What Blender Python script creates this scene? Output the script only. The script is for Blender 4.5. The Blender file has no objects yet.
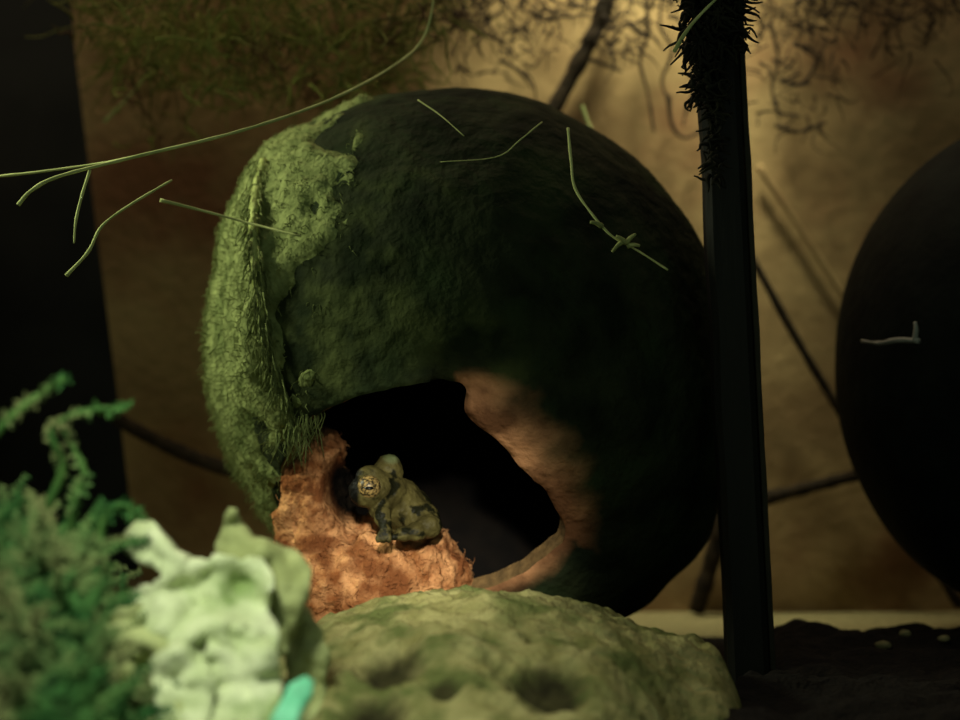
import bpy, bmesh, math, random
from math import sin, cos, pi, radians, sqrt, atan2
from mathutils import Vector, noise, Matrix
random.seed(7)
S = bpy.context.scene
COL = S.collection

# ------------------------------------------------------------------ camera
F = 1961.0          # focal length in pixels of the 960 px wide frame
H = 0.0687          # camera height (m)
cam_d = bpy.data.cameras.new('camera')
cam = bpy.data.objects.new('camera', cam_d); COL.objects.link(cam)
cam_d.sensor_width = 36; cam_d.lens = 36 * F / 960
cam_d.clip_start = 0.005; cam_d.clip_end = 10
cam.location = (0, 0, H); cam.rotation_euler = (pi / 2, 0, 0)
cam_d.dof.use_dof = True; cam_d.dof.focus_distance = 0.388
cam_d.dof.aperture_fstop = 13
S.camera = cam

# ------------------------------------------------------------------ world, light, exposure
S.view_settings.view_transform = 'Standard'
S.view_settings.look = 'None'
S.view_settings.gamma = 1
S.view_settings.exposure = 0
S.view_settings.use_curve_mapping = False
w = bpy.data.worlds.new('dim room'); S.world = w; w.use_nodes = True
bg = w.node_tree.nodes['Background']
bg.inputs[0].default_value = (0.60, 0.75, 0.60, 1); bg.inputs[1].default_value = 0.30


def lamp(name, kind, loc, target, power, color, size=0.02, cone=40, blend=1.0):
    d = bpy.data.lights.new(name, kind)
    d.energy = power; d.color = color
    if kind == 'SPOT':
        d.spot_size = radians(cone); d.spot_blend = blend; d.shadow_soft_size = size
    elif kind == 'AREA':
        d.size = size
    else:
        d.shadow_soft_size = size
    o = bpy.data.objects.new(name, d); COL.objects.link(o)
    o.location = loc
    o.rotation_euler = (Vector(target) - Vector(loc)).to_track_quat('-Z', 'Y').to_euler()
    return o


lamp('side_lamp', 'SPOT', (-0.20, 0.400, 0.16), (-0.060, 0.43, 0.080), 1.6, (0.95, 1.0, 0.68), 0.02, 58)
lamp('torch', 'SPOT', (-0.010, 0.03, 0.15), (-0.0110, 0.41, 0.027), 8.5, (1.0, 0.97, 0.82), 0.008, 10.5)
lamp('leaf_fill', 'SPOT', (-0.065, 0.20, 0.19), (-0.040, 0.297, 0.028), 1.6, (0.95, 1.0, 0.82), 0.02, 42)  # added spot to brighten the leaves and rock, no visible source
lamp('wall_lamp', 'SPOT', (0.048, 0.475, 0.26), (0.042, 0.535, 0.130), 2.2, (1.0, 1.0, 0.70), 0.015, 58)
fill = lamp('board_fill', 'AREA', (-0.03, 0.512, 0.30), (-0.03, 0.535, 0.10), 0.32, (1.0, 0.76, 0.54), 0.36)  # unseen area fill, added to brighten the board
fill.data.shape = 'RECTANGLE'; fill.data.size_y = 0.04


# ------------------------------------------------------------------ helpers
def P(px, py, d):
    return Vector(((px - 480) / F * d, d, H - (py - 360) / F * d))


def proj(v):
    return 480 + F * v[0] / v[1], 360 - F * (v[2] - H) / v[1]


def lin(c):
    return tuple(((x / 255) / 12.92 if x <= 10 else ((x / 255 + .055) / 1.055) ** 2.4) for x in c) + (1,)


def fbm(x, y, z, s, o=4):
    return noise.fractal((x * s, y * s, z * s), 1.0, 2.0, o)


def tag(o, label, cat, group=None, kind=None):
    o['label'] = label; o['category'] = cat
    if group: o['group'] = group
    if kind: o['kind'] = kind
    return o


def empty(name, loc=(0, 0, 0)):
    o = bpy.data.objects.new(name, None); COL.objects.link(o)
    o.empty_display_size = .01; o.location = loc
    return o


def obj(name, verts, faces, m, parent=None, smooth=True, mods=()):
    me = bpy.data.meshes.new(name)
    me.from_pydata([tuple(v) for v in verts], [], faces)
    for mm in (m if isinstance(m, (list, tuple)) else [m]): me.materials.append(mm)
    if smooth: me.polygons.foreach_set('use_smooth', [True] * len(me.polygons))
    me.update()
    o = bpy.data.objects.new(name, me); COL.objects.link(o)
    if parent:
        o.parent = parent
        o.matrix_parent_inverse = Matrix.Translation(-Vector(parent.location))
    return o


def mat(name, c1, c2, scale=300, rough=.85, bump=.0, bscale=None, c3=None, s3=80, t3=(.5, .7), spec=.2, detail=6,
        attr=None, cattr=None, ramp=(.35, .65), stretch=None):
    m = bpy.data.materials.new(name); m.use_nodes = True
    nt = m.node_tree; N = nt.nodes; L = nt.links
    b = N['Principled BSDF']
    b.inputs['Roughness'].default_value = rough
    b.inputs['Specular IOR Level'].default_value = spec
    tc = N.new('ShaderNodeTexCoord'); src = tc.outputs['Object']
    if stretch:
        mp = N.new('ShaderNodeMapping'); mp.inputs['Scale'].default_value = stretch
        L.new(src, mp.inputs[0]); src = mp.outputs[0]
    n = N.new('ShaderNodeTexNoise'); n.inputs['Scale'].default_value = scale; n.inputs['Detail'].default_value = detail
    L.new(src, n.inputs['Vector'])
    r = N.new('ShaderNodeValToRGB')
    r.color_ramp.elements[0].position = ramp[0]; r.color_ramp.elements[1].position = ramp[1]
    r.color_ramp.elements[0].color = lin(c1); r.color_ramp.elements[1].color = lin(c2)
    L.new(n.outputs['Fac'], r.inputs[0])
    out = r.outputs[0]

    def mix(fac, col):
        nonlocal out
        x = N.new('ShaderNodeMix'); x.data_type = 'RGBA'
        L.new(fac, x.inputs[0]); L.new(out, x.inputs[6])
        if isinstance(col, tuple): x.inputs[7].default_value = col
        else: L.new(col, x.inputs[7])
        out = x.outputs[2]
    if c3:
        n3 = N.new('ShaderNodeTexNoise'); n3.inputs['Scale'].default_value = s3; n3.inputs['Detail'].default_value = 5
        L.new(tc.outputs['Object'], n3.inputs['Vector'])
        r3 = N.new('ShaderNodeValToRGB')
        r3.color_ramp.elements[0].position = t3[0]; r3.color_ramp.elements[1].position = t3[1]
        L.new(n3.outputs['Fac'], r3.inputs[0])
        mix(r3.outputs[0], lin(c3))
    if attr:
        for a, ca, cb in (attr if isinstance(attr, list) else [attr]):
            at = N.new('ShaderNodeAttribute'); at.attribute_name = a
            ra = N.new('ShaderNodeValToRGB')
            ra.color_ramp.elements[0].color = lin(ca); ra.color_ramp.elements[1].color = lin(cb)
            ra.color_ramp.elements[0].position = .4; ra.color_ramp.elements[1].position = .62
            L.new(n.outputs['Fac'], ra.inputs[0])
            mix(at.outputs['Fac'], ra.outputs[0])
    L.new(out, b.inputs['Base Color'])
    if bump:
        nb = N.new('ShaderNodeTexNoise'); nb.inputs['Scale'].default_value = bscale or scale * 2
        nb.inputs['Detail'].default_value = 8
        L.new(src, nb.inputs['Vector'])
        bp = N.new('ShaderNodeBump'); bp.inputs['Strength'].default_value = bump
        bp.inputs['Distance'].default_value = .002
        L.new(nb.outputs['Fac'], bp.inputs['Height']); L.new(bp.outputs[0], b.inputs['Normal'])
    return m


def set_attr(o, name, vals):
    a = o.data.attributes.new(name, 'FLOAT', 'POINT')
    a.data.foreach_set('value', vals)


def inside(poly, x, y):
    c = False; j = len(poly) - 1
    for i in range(len(poly)):
        xi, yi = poly[i]; xj, yj = poly[j]
        if (yi > y) != (yj > y) and x < (xj - xi) * (y - yi) / (yj - yi) + xi: c = not c
        j = i
    return c


def near(poly, x, y):
    best = (1e9, x, y)
    j = len(poly) - 1
    for i in range(len(poly)):
        ax, ay = poly[j]; bx, by = poly[i]
        dx, dy = bx - ax, by - ay
        l2 = dx * dx + dy * dy
        t = 0 if l2 == 0 else max(0, min(1, ((x - ax) * dx + (y - ay) * dy) / l2))
        qx, qy = ax + t * dx, ay + t * dy
        d = (qx - x) ** 2 + (qy - y) ** 2
        if d < best[0]: best = (d, qx, qy)
        j = i
    return sqrt(best[0]), best[1], best[2]


def spline(pts, n=8):
    pts = [Vector(p) for p in pts]
    if len(pts) < 3:
        return [pts[0].lerp(pts[-1], i / n) for i in range(n + 1)]
    q = [2 * pts[0] - pts[1]] + pts + [2 * pts[-1] - pts[-2]]
    out = []
    for i in range(1, len(q) - 2):
        a, b, c, d = q[i - 1:i + 3]
        for k in range(n):
            t = k / n
            out.append(.5 * ((2 * b) + (c - a) * t + (2 * a - 5 * b + 4 * c - d) * t * t + (3 * b - a - 3 * c + d) * t ** 3))
    out.append(pts[-1])
    return out


class MB:
    def __init__(s): s.v = []; s.f = []

    def tube(s, path, r0, r1=None, sides=6, wob=0):
        r1 = r0 if r1 is None else r1
        n = len(path); base = len(s.v)
        for i, p in enumerate(path):
            t = (path[min(i + 1, n - 1)] - path[max(i - 1, 0)])
            t = t.normalized() if t.length > 1e-9 else Vector((0, 0, 1))
            u = t.cross(Vector((0.13, 1, 0.21)))
            if u.length < 1e-3: u = t.cross(Vector((1, 0, 0)))
            u.normalize(); w_ = t.cross(u)
            r = r0 + (r1 - r0) * i / max(1, n - 1)
            if wob: r *= 1 + wob * noise.noise(p * 400)
            for k in range(sides):
                a = 2 * pi * k / sides
                s.v.append(p + (u * cos(a) + w_ * sin(a)) * r)
        for i in range(n - 1):
            for k in range(sides):
                a = base + i * sides + k; b = base + i * sides + (k + 1) % sides
                s.f.append((a, b, b + sides, a + sides))
        s.f.append(tuple(base + k for k in range(sides))[::-1])
        s.f.append(tuple(base + (n - 1) * sides + k for k in range(sides)))

    def leaflet(s, p, d, nrm, L, W):
        d = d.normalized(); sd = d.cross(nrm)
        if sd.length < 1e-4: sd = d.cross(Vector((.3, .5, .8)))
        sd.normalize(); nn = sd.cross(d)
        b = len(s.v)
        s.v += [p, p + d * L * .45 + sd * W * .5 + nn * W * .2, p + d * L * .5 - nn * W * .15,
                p + d * L * .45 - sd * W * .5 + nn * W * .2, p + d * L - nn * L * .1]
        s.f += [(b, b + 2, b + 1), (b, b + 3, b + 2), (b + 1, b + 2, b + 4), (b + 2, b + 3, b + 4)]

    def box(s, a, b):
        k = len(s.v)
        s.v += [Vector((x, y, z)) for x in (a[0], b[0]) for y in (a[1], b[1]) for z in (a[2], b[2])]
        for q in ((0, 1, 3, 2), (4, 6, 7, 5), (0, 4, 5, 1), (2, 3, 7, 6), (0, 2, 6, 4), (1, 5, 7, 3)):
            s.f.append(tuple(k + i for i in q))

    def build(s, name, m, parent=None, smooth=True): return obj(name, s.v, s.f, m, parent, smooth)


def heightfield(name, x0, x1, y0, y1, nx, ny, fn, m, base=0.0, parent=None):
    v = []; f = []
    for j in range(ny + 1):
        for i in range(nx + 1):
            x = x0 + (x1 - x0) * i / nx; y = y0 + (y1 - y0) * j / ny
            v.append((x, y, max(base + .0002, fn(x, y))))
    W = nx + 1
    for j in range(ny):
        for i in range(nx):
            a = j * W + i; f.append((a, a + 1, a + W + 1, a + W))
    ring = [i for i in range(nx + 1)] + [j * W + nx for j in range(1, ny + 1)] + \
           [ny * W + i for i in range(nx - 1, -1, -1)] + [j * W for j in range(ny - 1, 0, -1)]
    b0 = len(v)
    for r in ring: v.append((v[r][0], v[r][1], base))
    n = len(ring)
    for k in range(n):
        f.append((ring[k], b0 + k, b0 + (k + 1) % n, ring[(k + 1) % n]))
    f.append(tuple(b0 + k for k in range(n))[::-1])
    return obj(name, v, f, m, parent)


def ico(sub):
    bm = bmesh.new(); bmesh.ops.create_icosphere(bm, subdivisions=sub, radius=1)
    bm.verts.ensure_lookup_table()
    v = [x.co.copy() for x in bm.verts]; f = [tuple(q.index for q in p.verts) for p in bm.faces]
    bm.free(); return v, f


def sheet(name, outline, dfn, m, parent=None, step=5, thick=.0007):
    """a leaf grown from a lobed outline, ruffled in depth and given thickness"""
    xs = [p[0] for p in outline]; ys = [p[1] for p in outline]
    x0, x1, y0, y1 = min(xs), max(xs), min(ys), max(ys)
    nx = int((x1 - x0) / step) + 1; ny = int((y1 - y0) / step) + 1
    idx = {}; pts = []; faces = []
    ins = {}
    for j in range(ny + 1):
        for i in range(nx + 1):
            ins[i, j] = inside(outline, x0 + i * step, y0 + j * step)
    for j in range(ny):
        for i in range(nx):
            q = [(i, j), (i + 1, j), (i + 1, j + 1), (i, j + 1)]
            if sum(ins[k] for k in q) >= 3:
                fc = []
                for k in q:
                    if k not in idx:
                        idx[k] = len(pts); pts.append([x0 + k[0] * step, y0 + k[1] * step])
                    fc.append(idx[k])
                faces.append(tuple(fc[::-1]))
    cnt = {}
    for f in faces:
        for a, b in zip(f, f[1:] + f[:1]):
            e = (min(a, b), max(a, b)); cnt[e] = cnt.get(e, 0) + 1
    bd = {i for e, c in cnt.items() if c == 1 for i in e}
    for i in bd:
        d, qx, qy = near(outline, *pts[i])
        if d < step * 1.5: pts[i] = [qx, qy]
    v = [P(x, y, dfn(x, y)) for x, y in pts]
    o = obj(name, v, faces, m, parent)
    so = o.modifiers.new('thickness', 'SOLIDIFY'); so.thickness = thick; so.offset = 0
    return o


# ------------------------------------------------------------------ materials
M = {}
M['board'] = mat('tan board', (128, 104, 70), (158, 134, 92), 40, .8, .25, 260, c3=(122, 84, 58), s3=22, t3=(.52, .7), spec=.1)
M['dark'] = mat('black enclosure', (34, 38, 35), (46, 50, 45), 40, .7, .1, 100)
M['sand'] = mat('pale sand', (126, 118, 80), (158, 148, 104), 500, .9, .4, 900)
M['soil'] = mat('dark soil', (12, 10, 8), (22, 18, 13), 500, .95, .6, 700)
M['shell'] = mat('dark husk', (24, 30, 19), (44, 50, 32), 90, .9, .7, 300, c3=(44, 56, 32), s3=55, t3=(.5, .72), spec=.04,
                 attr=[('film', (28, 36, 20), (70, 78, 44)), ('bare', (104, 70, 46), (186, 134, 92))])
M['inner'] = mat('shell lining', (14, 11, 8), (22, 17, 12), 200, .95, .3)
M['rim'] = mat('broken husk edge', (84, 66, 40), (120, 94, 58), 400, .9, .5)
M['moss_coat'] = mat('moss coating', (96, 106, 62), (132, 142, 88), 300, .95, .5, 900, c3=(84, 96, 54), s3=70, t3=(.55, .7), spec=.05)
M['moss_ridge'] = mat('pale moss', (138, 150, 84), (176, 186, 116), 300, .95, .5, 900, spec=.05)
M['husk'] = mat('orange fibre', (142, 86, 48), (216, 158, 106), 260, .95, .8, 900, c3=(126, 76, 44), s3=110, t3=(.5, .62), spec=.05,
                attr=[('pit_shade', (14, 11, 8), (22, 17, 12))])  # near-black colour paints shade into the hollow beside the frog
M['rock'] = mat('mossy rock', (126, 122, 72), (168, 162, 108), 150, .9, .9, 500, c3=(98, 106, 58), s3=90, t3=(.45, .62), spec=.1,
                attr=[('pit_shade', (40, 38, 22), (62, 60, 34))])  # darker colour paints shade into the dents of the rock
M['leaf'] = mat('pale leaf', (172, 186, 132), (208, 216, 172), 130, .8, .5, 300, c3=(128, 150, 88), s3=90, t3=(.54, .68), spec=.2)
M['leaf2'] = mat('yellow green leaf', (146, 154, 98), (176, 184, 126), 150, .8, .3, 300, spec=.15)
M['teal'] = mat('teal leaf', (88, 190, 140), (130, 214, 170), 150, .6, .2, 300, spec=.3)
M['moss'] = mat('green moss', (44, 88, 44), (80, 122, 62), 120, .9, .0, c3=(120, 126, 80), s3=60, t3=(.46, .64), spec=.1)
M['mossbed'] = mat('moss bed', (24, 50, 22), (44, 78, 34), 220, .95, .8, 600)
M['stalk'] = mat('green stalk', (52, 92, 40), (76, 112, 50), 200, .8)
M['strand'] = mat('grass strand', (146, 158, 96), (182, 190, 124), 200, .8)
M['hang'] = mat('hanging moss', (84, 94, 40), (122, 126, 58), 90, .9, c3=(76, 54, 32), s3=50, t3=(.5, .65))
M['root'] = mat('rootlets', (26, 19, 12), (42, 31, 19), 200, .9)
M['blackmoss'] = mat('dark moss', (20, 20, 12), (34, 34, 18), 200, .95)
M['stick'] = mat('stick bark', (34, 27, 17), (52, 41, 26), 300, .9, .4)
M['post'] = mat('dark post', (18, 19, 14), (28, 29, 21), 120, .7, .3, 400, stretch=(1, 1, .15))
M['postedge'] = mat('post edge', (34, 32, 20), (46, 43, 28), 120, .7, .2)
M['pot'] = mat('dark pot', (14, 17, 14), (23, 27, 22), 90, .8, .2, 250, spec=.06)
M['glint'] = mat('pale glint', (118, 120, 108), (138, 140, 128), 500, .7)  # pale colour of the highlight modelled on the round pot
M['frog'] = mat('olive frog skin', (60, 54, 28), (88, 80, 44), 300, .5, .3, 700, c3=(24, 24, 12), s3=230, t3=(.52, .58), spec=.1,
                attr=[('black', (8, 8, 7), (14, 14, 11)), ('pale', (84, 92, 58), (112, 120, 84))])
M['eyegold'] = mat('gold eye', (34, 28, 14), (150, 124, 74), 1700, .4, spec=.3, ramp=(.42, .58), detail=3)
M['black'] = mat('black pupil', (6, 6, 6), (9, 9, 9), 100, .15, spec=.7)

# ------------------------------------------------------------------ the setting
def struct(name, a, b, m):
    mb = MB(); mb.box(a, b); o = mb.build(name, m, None, False); o['kind'] = 'structure'; return o


struct('floor', (-.30, .18, -.01), (.30, .64, 0), M['sand'])
struct('wall_back', (-.30, .625, 0), (.30, .635, .34), M['dark'])
struct('wall_left', (-.31, .18, -.01), (-.30, .64, .34), M['dark'])
struct('wall_right', (.30, .18, -.01), (.31, .64, .34), M['dark'])
struct('ceiling', (-.31, .18, .34), (.31, .64, .35), M['dark'])

# tan back board with a slanting left edge
BD = .535
bl = [P(66, -60, BD), P(76, 60, BD), P(98, 240, BD), P(118, 400, BD), P(132, 520, BD)]
front = [Vector((bl[0].x - .004, BD, .30))] + bl + [Vector((bl[-1].x + .004, BD, 0)), Vector((.24, BD, 0)), Vector((.24, BD, .30))]
n = len(front)
vb = front + [p + Vector((0, .008, 0)) for p in front]
fb = [tuple(range(n)), tuple(range(2 * n - 1, n - 1, -1))] + [(i, i + n, (i + 1) % n + n, (i + 1) % n) for i in range(n)]
tag(obj('back_board', vb, fb, M['board'], None, False), 'tan brown board standing upright behind the large hollow shell', 'board')

# dark grey panel leaning behind the left edge of the board
mb = MB(); mb.box((-.20, .56, 0), (-.145, .566, .20))
tag(mb.build('side_panel', M['pot'], None, False), 'dark panel in the shadows left of the tan board', 'panel')

# ------------------------------------------------------------------ the large hollow shell
SC = P(468, 352, .45)
TAB = [(0, 264), (25, 258), (45, 256), (61, 256), (80, 262), (96, 266), (117, 275), (137, 282), (150, 271), (163, 259), (186, 255), (208, 254), (230, 264),
       (250, 298), (270, 309), (290, 312), (303, 310), (313, 306), (321, 303), (330, 294), (340, 281), (350, 270), (360, 264)]


def tab(a):
    a = math.degrees(a) % 360
    for (a0, r0), (a1, r1) in zip(TAB, TAB[1:]):
        if a0 <= a <= a1:
            t = (a - a0) / (a1 - a0); t = t * t * (3 - 2 * t)
            return r0 + (r1 - r0) * t
    return 264


R0 = .06


def shell_pos(nv, off=0.0):
    a = atan2(nv.z, nv.x)
    rad = sqrt(nv.x ** 2 + nv.z ** 2)
    s = 1 + (tab(a) / 264 - 1) * min(1, rad * 1.2)
    nn = fbm(nv.x, nv.y, nv.z, 3.2, 4) * .0007 + fbm(nv.x, nv.y, nv.z, 14, 3) * .00022
    k = R0 + nn + off
    return SC + Vector((nv.x * s * k, nv.y * k, nv.z * s * k))


def jag(poly, amp, n=5, seed=0):
    out = []
    for i in range(len(poly)):
        a = poly[i]; b = poly[(i + 1) % len(poly)]
        for k in range(n):
            t = k / n
            x = a[0] + (b[0] - a[0]) * t; y = a[1] + (b[1] - a[1]) * t
            out.append((x + amp * noise.noise((x * .11, y * .11, seed)), y + amp * noise.noise((x * .11, y * .11, seed + 9))))
    return out


HOLE = jag([(288, 450), (300, 424), (330, 407), (360, 396), (400, 386), (440, 381), (462, 384), (471, 392), (463, 402), (465, 418), (478, 431), (496, 444), (515, 461),
            (518, 470), (534, 482), (548, 496), (558, 510), (562, 522), (573, 535), (571, 550), (560, 562), (540, 577), (515, 592), (490, 602), (440, 616),
            (380, 624), (334, 614), (316, 590), (302, 562), (290, 530), (282, 495), (281, 470)], 4)

EDGE = [(60, 340), (130, 345), (180, 352), (230, 350), (265, 338), (300, 322), (330, 304), (400, 300), (430, 297), (455, 284), (500, 279), (545, 284), (600, 296), (700, 296)]


def edge(y):
    for (y0, x0), (y1, x1) in zip(EDGE, EDGE[1:]):
        if y0 <= y <= y1: return x0 + (x1 - x0) * (y - y0) / (y1 - y0)
    return 340 if y < 60 else 230


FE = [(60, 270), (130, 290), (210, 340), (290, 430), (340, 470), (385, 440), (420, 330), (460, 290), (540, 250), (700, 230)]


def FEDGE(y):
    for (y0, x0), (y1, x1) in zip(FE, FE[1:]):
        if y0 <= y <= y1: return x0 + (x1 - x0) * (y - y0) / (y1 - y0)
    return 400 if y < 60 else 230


iv, iF = ico(7)
pos = [shell_pos(v) for v in iv]
pp = [proj(p) for p in pos]
inh = [v.y < -.2 and inside(HOLE, *q) for v, q in zip(iv, pp)]
faces = [f for f in iF if sum(inh[i] for i in f) < 2]
used = sorted({i for f in faces for i in f}); re = {o: k for k, o in enumerate(used)}
faces = [tuple(re[i] for i in f) for f in faces]
V = [pos[i].copy() for i in used]; NV = [iv[i] for i in used]
cnt = {}
for f in faces:
    for a, b in zip(f, f[1:] + f[:1]):
        e = (min(a, b), max(a, b)); cnt[e] = cnt.get(e, 0) + 1
bd = {i for e, c in cnt.items() if c == 1 for i in e}
for i in bd:
    q = proj(V[i]); d, qx, qy = near(HOLE, *q)
    dep = V[i].y
    V[i].x += (qx - q[0]) / F * dep; V[i].z -= (qy - q[1]) / F * dep
adj = {i: [] for i in bd}
for (a, b), c_ in cnt.items():
    if c_ == 1: adj[a].append(b); adj[b].append(a)
for it in range(5):
    new = {i: (V[i] * 2 + sum((V[k] for k in adj[i]), Vector()) / len(adj[i])) / 3 for i in bd}
    for i in bd: V[i] = new[i]
bare = [0.0] * len(V)
for i, v in enumerate(V):
    if NV[i].y > -.2: continue
    q = proj(v)
    if not (240 < q[0] < 660 and 350 < q[1] < 650): continue
    d, hx, hy = near(HOLE, *q)
    nz = noise.noise((q[0] * .03, q[1] * .03, 3.1))
    # bare scraped husk is widest on the upper right of the opening
    wdt = 9
    if hx > 455 and hy < 545: wdt = 14 + 40 * max(0, 1 - ((hx - 505) / 80) ** 2) * max(0, min(1, (q[1] - 366) / 26))
    wdt *= 1 + .6 * nz
    if q[0] > 455 and d < wdt * 1.3:
        b = max(0, min(1, 1.3 - d / wdt)); bare[i] = b * max(0, min(1, (q[1] - 368) / 14 + .5 * nz))
    k = max(0, 1 - d / 46)
    if hx > 430: v += (SC - v).normalized() * (.0035 * k * k)
shell = empty('hollow_shell', (SC.x, SC.y, 0))
tag(shell, 'large dark round hollow shell with moss on one side and a ragged opening', 'shell')
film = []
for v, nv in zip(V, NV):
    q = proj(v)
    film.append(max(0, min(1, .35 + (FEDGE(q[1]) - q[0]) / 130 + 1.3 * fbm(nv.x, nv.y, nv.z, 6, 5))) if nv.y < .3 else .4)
n0 = len(V)
IN = [v - (v - SC).normalized() * .0032 for v in V]
ff = list(faces) + [tuple(n0 + i for i in f[::-1]) for f in faces]
n1 = len(ff)
for f in faces:
    for a, b in zip(f, f[1:] + f[:1]):
        if cnt[(min(a, b), max(a, b))] == 1: ff.append((b, a, n0 + a, n0 + b))
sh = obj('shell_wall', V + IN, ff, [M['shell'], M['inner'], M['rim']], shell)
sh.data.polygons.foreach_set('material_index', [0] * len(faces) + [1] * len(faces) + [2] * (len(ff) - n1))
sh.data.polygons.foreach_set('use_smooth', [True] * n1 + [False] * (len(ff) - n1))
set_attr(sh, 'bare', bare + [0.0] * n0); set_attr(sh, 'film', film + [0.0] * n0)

# moss coating on the lit side of the shell
mk = []; mpos = []
for v, q, p in zip(iv, pp, pos):
    mask = (edge(q[1]) - q[0]) / 34 + 1.5 * fbm(v.x, v.y, v.z, 6, 5)
    if v.y > .35: mask = (-.25 - v.x) * 4 + fbm(v.x, v.y, v.z, 5, 4)
    if inside(HOLE, *q) and v.y < 0: mask = -5
    mk.append(mask)
    off = -.0009 + .0023 * max(-.5, min(1, mask)) + .0007 * max(0, min(1, mask)) * fbm(v.x, v.y, v.z, 22, 3)
    if v.y < .3:
        ridge = math.exp(-((q[0] - (262 + 8 * sin(q[1] * .03) + (max(0, q[1] - 330) * .22))) / 9) ** 2) * max(0, min(1, (q[1] - 190) / 30)) * max(0, min(1, (430 - q[1]) / 40))
        off += .0032 * ridge * (1 if mask > 0 else 0)
    mpos.append(shell_pos(v, off))
mf = [f for f in iF if max(mk[i] for i in f) > -.25 and min(mk[i] for i in f) > -3]
used = sorted({i for f in mf for i in f}); re = {o: k for k, o in enumerate(used)}
mc = obj('moss_coating', [mpos[i] for i in used], [tuple(re[i] for i in f) for f in mf], M['moss_coat'], shell)
mc['label'] = 'green moss coating'
# fine fibres of that moss
mb = MB(); rnd = random.Random(3)
cand = [i for i in range(len(iv)) if mk[i] > .15 and iv[i].y < .3]
for i in rnd.sample(cand, min(2600, len(cand))):
    p = mpos[i]; nrm = (p - SC).normalized()
    t = nrm.cross(Vector((rnd.gauss(0, 1), rnd.gauss(0, 1), rnd.gauss(0, 1)))).normalized()
    t = (t + Vector((0, 0, -.9)) + nrm * .55).normalized()
    L = rnd.uniform(.001, .0030)
    mb.tube([p - nrm * .0004, p + t * L * .5 + nrm * .0006, p + t * L + Vector((0, 0, -.0006))], .00014, .00005, 3)
ridge_px = [(266, 165), (258, 190), (256, 225), (257, 260), (262, 300), (267, 335), (276, 372), (286, 405)]
fr_i = [i for i in range(len(iv)) if iv[i].y < .1 and pp[i][0] < 330]
path = []
for a in ridge_px:
    i = min(fr_i, key=lambda i: (proj(mpos[i])[0] - a[0]) ** 2 + (proj(mpos[i])[1] - a[1]) ** 2)
    path.append(mpos[i] + (mpos[i] - SC).normalized() * .0008)
path = spline(path, 8)
m2 = MB(); m2.tube(path, .0011, .0008, 10, .5)
rg = m2.build('moss_ridge', M['moss_ridge'], shell); rg['label'] = 'pale green raised ridge of moss'
for p in path * 9:
    L = rnd.uniform(.001, .0028); o_ = Vector((rnd.gauss(0, .0009), -abs(rnd.gauss(0, .0009)), 0))
    mb.tube([p + o_, p + o_ * 1.5 + Vector((0, 0, -L)), p + o_ * 1.6 + Vector((rnd.gauss(0, .0006), 0, -2 * L))], .00022, .00008, 3)
# frayed fringe over the top left corner of the opening
for k in range(70):
    t = rnd.random()
    q = (278 + 40 * t + rnd.uniform(-6, 6), 440 - 26 * t + rnd.uniform(-14, 6))
    p = P(q[0], q[1], .4035 + rnd.uniform(-.001, .001) + (300 - q[0]) * .00006)
    mb.tube([p, p + Vector((rnd.uniform(-.001, .001), -.0006, -.003)), p + Vector((rnd.uniform(-.002, .002), -.0002, -rnd.uniform(.004, .008)))], .0002, .00007, 3)
mm = mb.build('moss_fibres', M['moss_coat'], shell); mm['kind'] = 'stuff'

# ------------------------------------------------------------------ orange fibre bedding inside
BLOBS = [(P(316, 520, .418), (.0085, .0080, .0165)), (P(325, 585, .415), (.0105, .0085, .0120)), (P(378, 590, .412), (.0120, .0075, .0120)),
         (P(425, 583, .416), (.0098, .0090, .0110)), (P(326, 462, .424), (.0036, .0050, .0078)), (P(372, 560, .420), (.010, .009, .010))]


def blob_mesh(name, blobs, m, vox, amp, sc, parent=None):
    """overlapping lumps fused into one skin"""
    bm = bmesh.new()
    for c, r in blobs:
        mtx = Matrix.Translation(c) @ Matrix.Diagonal((r[0], r[1], r[2], 1))
        bmesh.ops.create_icosphere(bm, subdivisions=4, radius=1, matrix=mtx)
    me = bpy.data.meshes.new(name); bm.to_mesh(me); bm.free()
    tmp = bpy.data.objects.new(name + '_tmp', me); COL.objects.link(tmp)
    md = tmp.modifiers.new('r', 'REMESH'); md.mode = 'VOXEL'; md.voxel_size = vox
    sm = tmp.modifiers.new('s', 'SMOOTH'); sm.factor = .5; sm.iterations = 8
    dg = bpy.context.evaluated_depsgraph_get(); dg.update()
    ev = tmp.evaluated_get(dg); e = ev.to_mesh()
    nrm = [v.normal.copy() for v in e.vertices]; vs = [v.co.copy() for v in e.vertices]; fs = [tuple(p.vertices) for p in e.polygons]
    ev.to_mesh_clear(); bpy.data.objects.remove(tmp); bpy.data.meshes.remove(me)
    if amp: vs = [v + n_ * (amp * (fbm(v.x, v.y, v.z, sc, 4) + .5 * fbm(v.x, v.y, v.z, sc * 3, 3))) for v, n_ in zip(vs, nrm)]
    return obj(name, vs, fs, m, parent), vs, nrm


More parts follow.
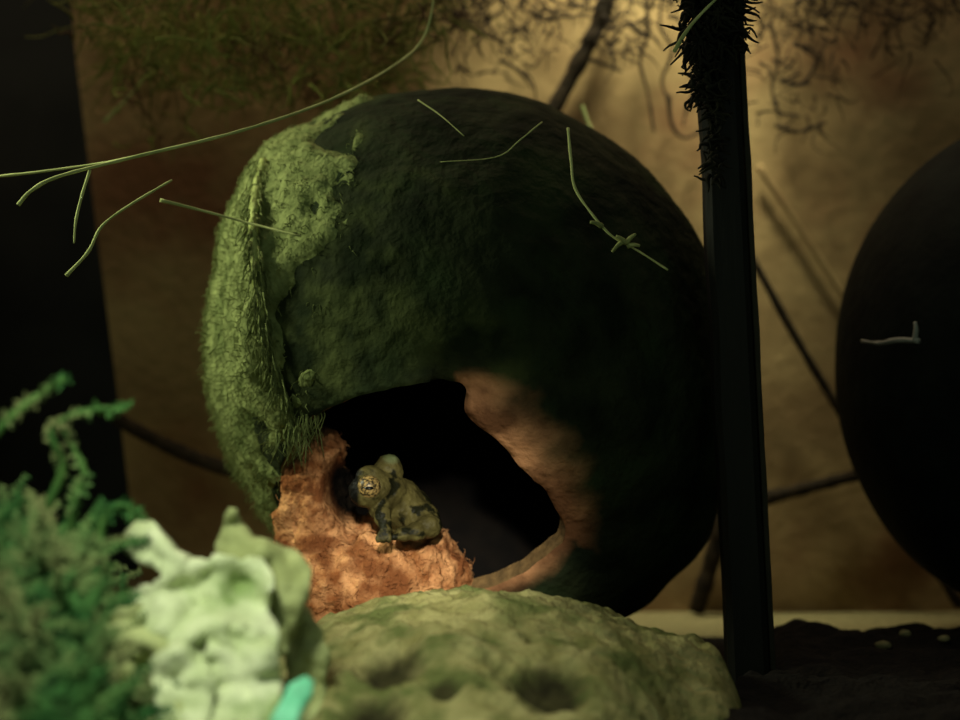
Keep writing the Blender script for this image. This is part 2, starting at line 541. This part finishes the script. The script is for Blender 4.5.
bed = empty('fibre_bedding', P(370, 640, .415))
tag(bed, 'orange fibrous bedding heaped just inside the ragged opening of the shell', 'bedding')
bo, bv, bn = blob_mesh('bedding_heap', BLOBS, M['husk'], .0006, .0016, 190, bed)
mb = MB()
for i in rnd.sample(range(len(bv)), min(900, len(bv))):
    p = bv[i]; nrm = bn[i]
    if p.y > .425 or (325 < proj(p)[0] < 366 and 455 < proj(p)[1] < 528): continue
    t = (nrm.cross(Vector((rnd.gauss(0, 1), rnd.gauss(0, 1), rnd.gauss(0, 1)))).normalized() + nrm * rnd.uniform(.2, .6)).normalized()
    L = rnd.uniform(.0008, .0022)
    mb.tube([p, p + t * L * .5 + nrm * .0003, p + t * L], .00010, .00004, 3)
for v in bo.data.vertices:
    q = proj(v.co)
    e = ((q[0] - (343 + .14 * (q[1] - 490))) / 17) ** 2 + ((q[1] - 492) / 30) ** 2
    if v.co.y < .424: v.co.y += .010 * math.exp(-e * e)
set_attr(bo, 'pit_shade', [min(1, 1.5 * math.exp(-(((proj(v)[0] - (343 + .14 * (proj(v)[1] - 490))) / 16) ** 2 + ((proj(v)[1] - 492) / 28) ** 2) ** 2)) for v in bv])
lf = mb.build('loose_fibres', M['husk'], bed); lf['kind'] = 'stuff'

# ------------------------------------------------------------------ small frog on the bedding
FC = P(385, 495, .408)
fr = empty('small_frog', FC + Vector((.003, 0, -.008)))
tag(fr, 'small olive and black mottled frog sitting on the orange bedding in the opening', 'frog')


def fp(px, py, d=.408): return P(px, py, d)


chain = [(fp(404, 512, .412), (.0062, .0060, .0056)), (fp(396, 503, .409), (.0058, .0056, .0054)), (fp(384, 492, .406), (.0050, .0050, .0047)),
         (fp(374, 488, .403), (.0042, .0042, .0038)), (fp(366, 491, .4005), (.0036, .0030, .0034)), (fp(389, 461, .4065), (.0023, .0020, .0014)),
         (fp(370, 476, .402), (.0030, .0024, .0022)), (fp(388, 472, .4065), (.0032, .0030, .0030)),
         # folded hind leg
         (fp(420, 520, .407), (.0042, .0040, .0040)), (fp(428, 526, .404), (.0030, .0030, .0026)), (fp(416, 532, .402), (.0024, .0024, .0020)), (fp(404, 534, .401), (.0020, .0020, .0016)),
         # front leg down to a foot
         (fp(380, 508, .402), (.0024, .0024, .0026)), (fp(382, 516, .400), (.0018, .0018, .0024)), (fp(385, 524, .399), (.0014, .0014, .0020)), (fp(386, 531, .398), (.0013, .0014, .0014))]
for dx in (-8, -3, 3):
    chain.append((fp(386 + dx * .6, 535, .3972), (.0007, .0009, .0010)))
    chain.append((fp(386 + dx, 539, .3968), (.0006, .0008, .0009)))
for dx in (-10, -5, 0):
    chain.append((fp(398 + dx, 537, .3995), (.0010, .0009, .0008)))
fb_, fv_, _n = blob_mesh('frog_body', chain, M['frog'], .0003, .00015, 900, fr)
set_attr(fb_, 'black', [max(0, min(1, (361 - proj(v)[0]) / 4)) * (1 if proj(v)[1] < 520 else 0) for v in fv_])
set_attr(fb_, 'pale', [max(0, 1 - ((proj(v)[0] - 392) / 11) ** 2 - ((proj(v)[1] - 457) / 8) ** 2) for v in fv_])
for c, r in ((fp(369, 487, .3988), .0024),):
    v, f = ico(4)
    e = obj('eye', [c + q * r for q in v], f, M['eyegold'], fr); e['label'] = 'gold reticulated eye'
    obj('pupil', [c + Vector((.0001, -r * .72, -.0001)) + Vector((q.x * .0011, q.y * .0009, q.z * .0005)) for q in v], f, M['black'], e)
    e.children[0].matrix_parent_inverse = Matrix.Identity(4) if False else Matrix.Translation(-Vector(fr.location)) @ Matrix.Identity(4)
    e.children[0].matrix_parent_inverse = (e.matrix_parent_inverse.inverted() @ Matrix.Identity(4))
    e.children[0].matrix_parent_inverse = Matrix.Identity(4)

# ------------------------------------------------------------------ mossy rock in front
TOP = [(290, 640), (330, 616), (365, 604), (400, 596), (440, 588), (470, 587), (495, 592), (520, 599), (560, 601), (600, 607), (630, 624), (670, 634), (700, 636), (722, 650), (738, 690), (750, 730), (760, 770)]
RY = .362


def toph(x, yy=RY):
    px = 480 + F * x / yy
    if px < TOP[0][0]: return max(0, .018 - (TOP[0][0] - px) * .0002)
    for (x0, y0), (x1, y1) in zip(TOP, TOP[1:]):
        if x0 <= px <= x1:
            t = (px - x0) / (x1 - x0); return H - ((y0 + (y1 - y0) * t) - 360) / F * RY
    return 0


PITS = [(P(390, 652, .321), .0055, .0040), (P(372, 705, .303), .0055, .0040), (P(546, 668, .315), .0062, .0040), (P(445, 690, .309), .0026, .002), (P(470, 625, .333), .003, .0012), (P(500, 655, .320), .0026, .0015)]


def rockh(x, y):
    yy = min(RY, .2 * RY + .8 * y)
    t = sum(toph(x + k * .0012, yy) for k in (-2, -1, 0, 1, 2)) / 5
    if y > RY: pr = max(0, 1 - ((y - RY) / .032) ** 2)
    else:
        k = max(0, min(1, (480 + F * x / y - 590) / 110)); pr = max(0, 1 - ((RY - y) / (.10 - .062 * k * k * (3 - 2 * k))) ** 1.7)
    z = t * pr + (fbm(x, y, 0, 70, 4) * .0018 + fbm(x, y, 1, 260, 4) * .0011) * min(1, t * 60) * min(1, pr * 3)
    for c, r, d in PITS:
        z -= d * math.exp(-(((x - c.x) / r) ** 2 + ((y - c.y) / (r * 1.3)) ** 2) ** 1.5)
    return z


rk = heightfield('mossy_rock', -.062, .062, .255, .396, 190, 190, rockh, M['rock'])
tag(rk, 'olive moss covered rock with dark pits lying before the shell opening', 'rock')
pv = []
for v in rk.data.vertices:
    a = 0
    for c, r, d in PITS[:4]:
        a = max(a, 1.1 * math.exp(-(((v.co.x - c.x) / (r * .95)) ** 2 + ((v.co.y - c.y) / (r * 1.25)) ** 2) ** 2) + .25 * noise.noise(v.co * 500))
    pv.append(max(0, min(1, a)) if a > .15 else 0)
set_attr(rk, 'pit_shade', pv)

# ------------------------------------------------------------------ dark soil on the right
def soilh(x, y):
    ed = .472 + .006 * noise.noise((x * 60, 0, 2)) + .004 * noise.noise((x * 200, 0, 5))
    s = max(0, min(1, (ed - y) / .02)); s = s * s * (3 - 2 * s)
    xl = .030 if y < .33 else (.030 + (y - .33) * .31 if y < .40 else .052)
    l = max(0, min(1, (x - xl) / (.006 if y < .38 else .006 + (y - .38) * .3))); l = l * l * (3 - 2 * l)
    hh = .0062 + fbm(x, y, 0, 60, 5) * .0028 + .0016 * max(0, noise.noise((x * 230, y * 230, 0)))
    hh += .0035 * math.exp(-((x - .066) / .012) ** 2 - ((y - .445) / .02) ** 2)
    return hh * s * l


so_ = heightfield('soil', .026, .24, .22, .485, 170, 200, soilh, M['soil'])
tag(so_, 'dark crumbly soil bank at the foot of the dark post', 'soil', kind='stuff')
# a few pale grit stones lying on it
for k, (px, py, d) in enumerate([(944, 644, .43), (883, 650, .43), (905, 648, .44), (815, 628, .46)]):
    c = P(px, py, d); v, f = ico(2); r = .0010 + .0003 * (k % 2)
    c.z = soilh(c.x, c.y) + r * .5
    tag(obj('grit_stone', [c + Vector((q.x * r * 1.4, q.y * r, q.z * r * .8)) * (1 + .2 * noise.noise(q * 2 + Vector((k, 0, 0)))) for q in v], f, M['sand']),
        ['pale grit stone nearest the right border on the dark soil', 'pale grit stone on the dark soil, left of two near the dark round pot',
         'tiny grit stone between the other two on the dark soil', 'grit stone at the back edge of the dark soil beside the post'][k], 'stone', 'grit stones on the soil')

# ------------------------------------------------------------------ dark upright post
post = empty('dark_post', P(742, 655, .405)); post.location.z = 0
tag(post, 'straight dark upright post standing in front of the large shell', 'post')
mb = MB(); nx = 12; zs = [i * .30 / 60 for i in range(61)]
for nm, pxa, pxb, m, dep, dy in (('post_core', 725, 765, 'post', .400, .006), ('edge_strip', 765.3, 772, 'postedge', .402, .004)):
    mb = MB()
    for i, z in enumerate(zs):
        a = (pxa - 480) / F * dep; b = (pxb - 480) / F * dep
        lean = (z - .025) * -.05
        wv = .0003 * noise.noise((z * 60, 1, 2)); r = .0012
        ring = [(a + wv, dep + r), (a + wv + r, dep), (b - r, dep), (b, dep + r), (b, dep + dy * 1.2), (a + wv, dep + dy * 1.2)]
        for (x, y) in ring: mb.v.append(Vector((x + lean, y, z)))
    for i in range(len(zs) - 1):
        for k in range(6):
            p = i * 6 + k; q = i * 6 + (k + 1) % 6
            mb.f.append((p, q, q + 6, p + 6))
    mb.f.append(tuple(range(6))[::-1]); mb.f.append(tuple((len(zs) - 1) * 6 + k for k in range(6)))
    mb.build(nm, M[m], post, False)

# ------------------------------------------------------------------ dark round pot at the right
pot = empty('round_pot', P(1035, 640, .46)); pot.location.z = 0
tag(pot, 'dark round pot cut off by the right border, with a pale streak built as a highlight', 'pot')
v, f = ico(6); c = P(1036, 366, .46); A = 197 / F * .46; B = 246 / F * .46
pvs = []
for q in v:
    z = q.z * B + c.z
    pvs.append(Vector((c.x + q.x * A * (1 + .02 * noise.noise(q * 2)), c.y + q.y * A, max(.001, z))))
obj('pot_body', pvs, f, M['pot'], pot)
mb = MB()


def on_pot(px, py):
    nx_ = (px - 1036) / 197; nz_ = (366 - py) / 246
    yy = .46 - A * sqrt(max(0, 1 - nx_ ** 2 - nz_ ** 2))
    return P(px, py, yy - .0006)


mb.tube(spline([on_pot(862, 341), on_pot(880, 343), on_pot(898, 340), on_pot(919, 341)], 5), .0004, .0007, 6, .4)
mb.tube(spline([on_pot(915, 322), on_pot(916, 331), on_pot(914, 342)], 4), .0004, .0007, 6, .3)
x = mb.build('glint_streak', M['glint'], pot); x['label'] = 'pale streak built as a highlight'  # raised pale streaks stand in for a glossy highlight

# ------------------------------------------------------------------ sticks and cracks on the board
def stick(name, pts, r0, r1, m, label, cat='stick', sides=8, wob=.25):
    mb = MB(); mb.tube(spline([P(*p) for p in pts], 10), r0, r1, sides, wob)
    return tag(mb.build(name, M[m]), label, cat)


stick('stick', [(620, -40, .522), (600, 20, .524), (575, 70, .526), (545, 125, .528)], .0024, .0021, 'stick', 'thick brown stick slanting across the board above the shell')
stick('stick', [(726, 505, .522), (712, 560, .524), (696, 612, .526)], .0022, .0024, 'stick', 'short dark stick between the post and the lower right of the shell')
stick('stick', [(752, 258, .520), (800, 345, .522), (850, 428, .524), (905, 520, .526), (960, 606, .528)], .0010, .0014, 'stick', 'long thin dark stick slanting down from the post behind the round pot')
stick('stick', [(100, 408, .515), (140, 432, .515), (190, 456, .515), (240, 474, .513)], .0019, .0021, 'stick', 'thin dark stick between the green moss and the left of the shell')
stick('stick', [(700, 512, .528), (770, 497, .526), (830, 482, .527), (900, 464, .528)], .0022, .0016, 'stick', 'thin dark stick lying nearly level right of the post')
stick('stick', [(758, 165, .531), (800, 228, .531), (846, 300, .531)], .0010, .0008, 'board', 'pale thin raised crease on the board between post and round pot', wob=.1)  # crease of the board, not a stick, modelled as a thin raised strip

# ------------------------------------------------------------------ hanging moss at the top
def hang(name, label, boxes, m, seed, lead=.0003, cat='moss', up=.02):
    rr = random.Random(seed); mb = MB()
    for (xa, xb, ya, yb, d0, d1, cnt_, ln) in boxes:
        for k in range(cnt_):
            px = rr.uniform(xa, xb); d = rr.uniform(d0, d1)
            py = rr.uniform(ya, yb) if rr.random() < .75 else rr.uniform(ya, ya + (yb - ya) * .4)
            p = P(px, py, d)
            pts = [p]; dirv = Vector((rr.gauss(0, 1), rr.gauss(0, .35), rr.gauss(-.25, .6))).normalized()
            L = ln * rr.uniform(.5, 1.5)
            for s in range(4):
                dirv = (dirv + Vector((rr.gauss(0, .45), rr.gauss(0, .2), rr.gauss(-.15, .4)))).normalized()
                pts.append(pts[-1] + dirv * L / 4)
            for q in pts: q.y = min(q.y, .5335)
            mb.tube(spline(pts, 2), lead * rr.uniform(.6, 1.5), lead * .3, 4)
    return tag(mb.build(name, M[m]), label, cat, kind='stuff')


hang('hanging_moss', 'green brown moss hanging from the top over the left of the board',
     [(70, 450, -60, 40, .46, .53, 900, .012), (110, 420, 20, 90, .47, .53, 420, .010), (200, 430, 60, 110, .48, .53, 120, .009), (110, 190, 40, 150, .49, .53, 70, .008)], 'hang', 11, .00032)
hang('hanging_rootlets', 'dark brown rootlets hanging over the tan board above the shell',
     [(430, 690, -60, 20, .49, .53, 330, .010), (450, 560, 10, 80, .50, .53, 60, .009), (600, 650, 10, 60, .50, .53, 40, .008)], 'root', 12, .00028, 'roots')
hang('hanging_rootlets', 'dark rootlets hanging on the board right of the post',
     [(755, 960, -60, 15, .49, .53, 300, .010), (755, 840, 0, 135, .50, .532, 80, .008), (840, 940, 10, 60, .50, .53, 30, .008)], 'root', 13, .00026, 'roots')
hang('dark_moss', 'black tangle of moss clinging to the top of the dark post',
     [(686, 740, -60, 50, .388, .397, 900, .0045), (692, 722, 40, 100, .388, .396, 260, .0035), (708, 722, 80, 180, .391, .397, 120, .0028)], 'blackmoss', 14, .00045)
# separate dangling rootlets with a shape of their own
DANG = [([(642, -20), (648, 30), (640, 60), (648, 95), (654, 132)], 'dark dangling rootlet left of the post, longest and farthest left'),
        ([(664, -20), (660, 25), (672, 50), (662, 80), (668, 100)], 'dark dangling rootlet second from the left beside the post'),
        ([(668, 95), (672, 125), (684, 138), (700, 132)], 'dark hooked rootlet end left of the post'),
        ([(690, 60), (694, 90), (686, 112), (683, 125)], 'short dark rootlet hanging against the left side of the post'),
        ([(455, -10), (470, 25), (500, 42), (520, 60)], 'dark rootlet sprawling on the board above the top of the shell'),
        ([(500, 60), (520, 72), (532, 88)], 'tiny dark rootlet just above the shell top'),
        ([(590, 60), (608, 66), (622, 72)], 'tiny dark rootlet right of the thick slanting stick'),
        ([(770, 20), (778, 60), (772, 90), (780, 120)], 'dark rootlet hanging just right of the post'),
        ([(775, 125), (795, 132), (812, 128), (826, 122)], 'dark level rootlet on the board right of the post'),
        ([(780, 80), (800, 85), (812, 72), (826, 40)], 'curled rootlet on the board farther right of the post')]
for pts, lab in DANG:
    mb = MB(); mb.tube(spline([P(a, b, .524) for a, b in pts], 8), .0006, .00035, 5, .5)
    tag(mb.build('rootlet', M['root']), lab, 'root', 'dangling rootlets')

# ------------------------------------------------------------------ grass strands and one highlight streak
STR = [([(18, 205, .385), (32, 190, .385), (60, 176, .386), (130, 158, .39), (240, 131, .395), (330, 100, .41), (395, 65, .43), (425, 35, .44), (437, -20, .44)], .00052, 'long pale grass strand sweeping from the left over the shell'),
       ([(-20, 178, .40), (30, 173, .40), (95, 164, .40), (140, 155, .392)], .00038, 'dim grass strand entering from the left border'),
       ([(90, 170, .388), (82, 195, .387), (76, 220, .386), (74, 243, .385)], .00045, 'short grass strand hanging straight down from the long strand'),
       ([(66, 276, .385), (88, 252, .386), (102, 226, .388), (130, 205, .39), (172, 180, .394)], .00045, 'bent grass strand below the long strand at the left'),
       ([(160, 200, .40), (200, 210, .402), (245, 222, .403), (300, 236, .399)], .00045, 'pale grass strand lying across the mossy side of the shell'),
       ([(104, 122, .50), (122, 104, .50), (140, 84, .50), (152, 66, .50)], .00055, 'small pale strand on the board below the hanging moss'),
       ([(674, 52, .386), (686, 32, .386), (700, 15, .386), (720, -5, .387)], .00055, 'pale strand across the dark moss on the post'),
       ([(568, 128, .396), (571, 160, .393), (575, 188, .391), (592, 214, .389), (612, 236, .388), (640, 252, .388), (668, 270, .388)], .00040, 'thin strand hanging over the dark upper right of the shell'),
       ([(582, 106, .50), (586, 118, .50), (592, 132, .50)], .0007, 'tiny pale streak built as a highlight close above the upper right edge of the large shell'),  # pale piece standing in for a highlight on the board
       ([(418, 100, .405), (440, 115, .400), (464, 136, .396)], .00020, 'faint short strand near the top of the shell'),
       ([(542, 122, .398), (520, 140, .394), (496, 157, .392), (440, 162, .391)], .00020, 'faint strand bowed over the top middle of the shell'),
       ]
for pts, r, lab in STR:
    t = empty('grass_strand_or_glint', P(*pts[0])); tag(t, lab, 'strand', 'grass strands')
    mb = MB(); mb.tube(spline([P(*p) for p in pts], 8), r * .8, r * .45, 6, .3); mb.build('stem', M['strand'], t)
    if 'upper right' in lab:
        for (a, b) in (((626, 243), (616, 236)), ((626, 243), (636, 234)), ((622, 242), (612, 252)), ((628, 246), (640, 246)), ((602, 226), (590, 222))):
            m2 = MB(); m2.tube(spline([P(a[0], a[1], .388), P((a[0] + b[0]) / 2, (a[1] + b[1]) / 2 - 1, .3872), P(b[0], b[1], .387)], 4), .0006, .0003, 5)
            m2.build('side_shoot', M['strand'], t)

# ------------------------------------------------------------------ green moss clump at the left front
def mossh(x, y):
    px = 480 + F * x / y
    e = max(0, min(1, (175 - px) / 120)); e = e * e * (3 - 2 * e)
    fy = max(0, 1 - ((y - .305) / .05) ** 2)
    return (.034 * e + .006) * fy + fbm(x, y, 0, 90, 4) * .004 * fy


clump = empty('moss_clump', P(40, 720, .305)); clump.location.z = 0
tag(clump, 'green feathery moss clump filling the lower left corner', 'moss')
heightfield('moss_bed', -.105, -.028, .255, .355, 80, 80, mossh, M['mossbed'], 0.0, clump)
rr = random.Random(5); mb = MB()


def frond(mb, base, dirv, L, n_, lw):
    pts = [base]; d = dirv.normalized()
    for s in range(5):
        d = (d + Vector((rr.gauss(0, .18), rr.gauss(0, .15), -.10))).normalized()
        pts.append(pts[-1] + d * L / 5)
    path = spline(pts, 3)
    mb.tube(path, .00035, .00015, 4)
    for i in range(n_):
        t = (i + .5) / n_ * (len(path) - 1.01); k = int(t)
        p = path[k].lerp(path[k + 1], t - k); tg = (path[k + 1] - path[k]).normalized()
        sd = tg.cross(Vector((0, -1, .3))).normalized()
        for s in (-1, 1):
            l = lw * (1 - .6 * i / n_) * rr.uniform(.7, 1.2)
            mb.leaflet(p, tg * .6 + sd * s + Vector((0, rr.gauss(0, .3), rr.gauss(0, .2))), Vector((0, -1, .5)), l, l * .5)


for k in range(420):
    y = rr.uniform(.265, .34); px = rr.uniform(-40, 165)
    x = (px - 480) / F * y
    z = mossh(x, y)
    frond(mb, Vector((x, y, z - .001)), Vector((rr.gauss(0, .6), rr.gauss(-.2, .5), rr.uniform(.5, 1.4))), rr.uniform(.006, .014), 16, .0019)
fm = mb.build('moss_fronds', M['moss'], clump); fm['kind'] = 'stuff'

FR = [([(-20, 452, .29), (10, 418, .29), (40, 395, .292), (66, 378, .294)], .0008, 'straight green stalk slanting up at the left border'),
      ([(40, 520, .30), (62, 470, .30), (52, 432, .30), (82, 412, .30), (128, 408, .302)], .0008, 'arched green shoot over the dark hollow by the moss'),
      ([(64, 560, .30), (75, 500, .298), (84, 470, .298), (60, 425, .30)], .0007, 'upright green shoot in the middle of the moss'),
      ([(96, 560, .30), (104, 520, .30), (122, 505, .30), (140, 520, .30)], .0009, 'small hooked green shoot beside the pale leaf')]
for pts, r, lab in FR:
    t = empty('green_shoot', P(*pts[0])); tag(t, lab, 'shoot', 'green shoots in the moss')
    path = spline([P(*p) for p in pts], 8)
    mb = MB(); mb.tube(path, r, r * .5, 8, .2); mb.build('stem', M['stalk'], t)
    mb = MB()
    for p in path[6:]:
        for q in range(3):
            l = rr.uniform(.0010, .0022)
            mb.leaflet(p, Vector((rr.gauss(0, 1), rr.gauss(-.4, .6), rr.gauss(0, 1))), Vector((0, -1, .4)), l, l * .5)
    x = mb.build('leaflets', M['moss'], t); x['kind'] = 'stuff'

# ------------------------------------------------------------------ pale crumpled leaves
plant = empty('pale_leaf_plant', P(220, 740, .30)); plant.location.z = 0
tag(plant, 'pale green crumpled leafy plant, brightest thing at the bottom left', 'plant')


def ruf(d0, amp, lean=.00004, sc=.022, seed=0, yref=620):
    amp *= 1.2; sc *= .85

    def fn(x, y):
        return d0 + (yref - y) * lean + amp * (noise.noise((x * sc, y * sc, seed)) + .5 * noise.noise((x * sc * 2.3, y * sc * 2.3, seed + 4)))
    return fn


L1 = jag([(122, 540), (133, 524), (152, 520), (166, 538), (184, 556), (206, 562), (222, 552), (240, 560), (262, 556), (272, 580), (270, 610), (280, 640), (276, 690), (282, 735), (200, 740), (172, 706), (152, 670), (148, 642), (136, 614), (132, 592), (150, 582), (164, 574), (148, 566), (130, 556)], 6, 5, 1)
sheet('leaf', L1, ruf(.298, .0050, .00009, .025, 1), M['leaf'], plant)
L2 = jag([(212, 580), (216, 548), (227, 512), (232, 500), (240, 520), (254, 538), (274, 544), (298, 552), (312, 570), (308, 600), (294, 630), (286, 660), (262, 640), (240, 610)], 3, 5, 2)
sheet('leaf', L2, ruf(.3055, .0035, .00006, .03, 2), M['leaf2'], plant)
L3 = jag([(96, 630), (120, 606), (150, 604), (178, 640), (190, 690), (180, 735), (130, 740), (104, 700), (108, 660)], 6, 5, 3)
sheet('leaf', L3, ruf(.2935, .0040, .00008, .03, 3, 670), M['leaf2'], plant)
L4 = jag([(210, 640), (240, 622), (270, 640), (282, 680), (278, 735), (214, 738), (196, 700), (200, 665)], 7, 5, 4)
sheet('leaf', L4, ruf(.2905, .0030, .0001, .035, 4, 680), M['leaf'], plant)
L5 = jag([(150, 660), (176, 640), (204, 652), (218, 690), (206, 735), (160, 735)], 7, 5, 5)
sheet('leaf', L5, ruf(.2880, .0030, .0001, .035, 6, 690), M['leaf'], plant)
L6 = jag([(290, 612), (304, 600), (322, 628), (330, 660), (322, 735), (290, 735), (284, 660)], 6, 5, 6)
sheet('leaf', L6, ruf(.3125, .0030, .00006, .035, 8, 650), M['leaf2'], plant)
mb = MB(); mb.tube(spline([plant.location + Vector((0, 0, 0)), P(230, 735, .30), P(225, 690, .302), P(220, 600, .306)], 6), .0016, .0008, 8)
mb.build('stem', M['stalk'], plant)

tl = empty('teal_leaf', P(300, 735, .286)); tl.location.z = 0
tag(tl, 'small bright teal leaf tip at the bottom edge beside the pale leaves', 'leaf')
sheet('blade', jag([(270, 738), (272, 715), (286, 690), (302, 676), (314, 678), (312, 695), (300, 716), (292, 740)], 3, 5, 7), ruf(.286, .0016, .0001, .04, 9, 700), M['teal'], tl)
mb = MB(); mb.tube(spline([Vector((tl.location.x, tl.location.y + .002, 0)), P(284, 745, .2875), P(288, 715, .2865)], 6), .0007, .0004, 6)
mb.build('stem', M['stalk'], tl)
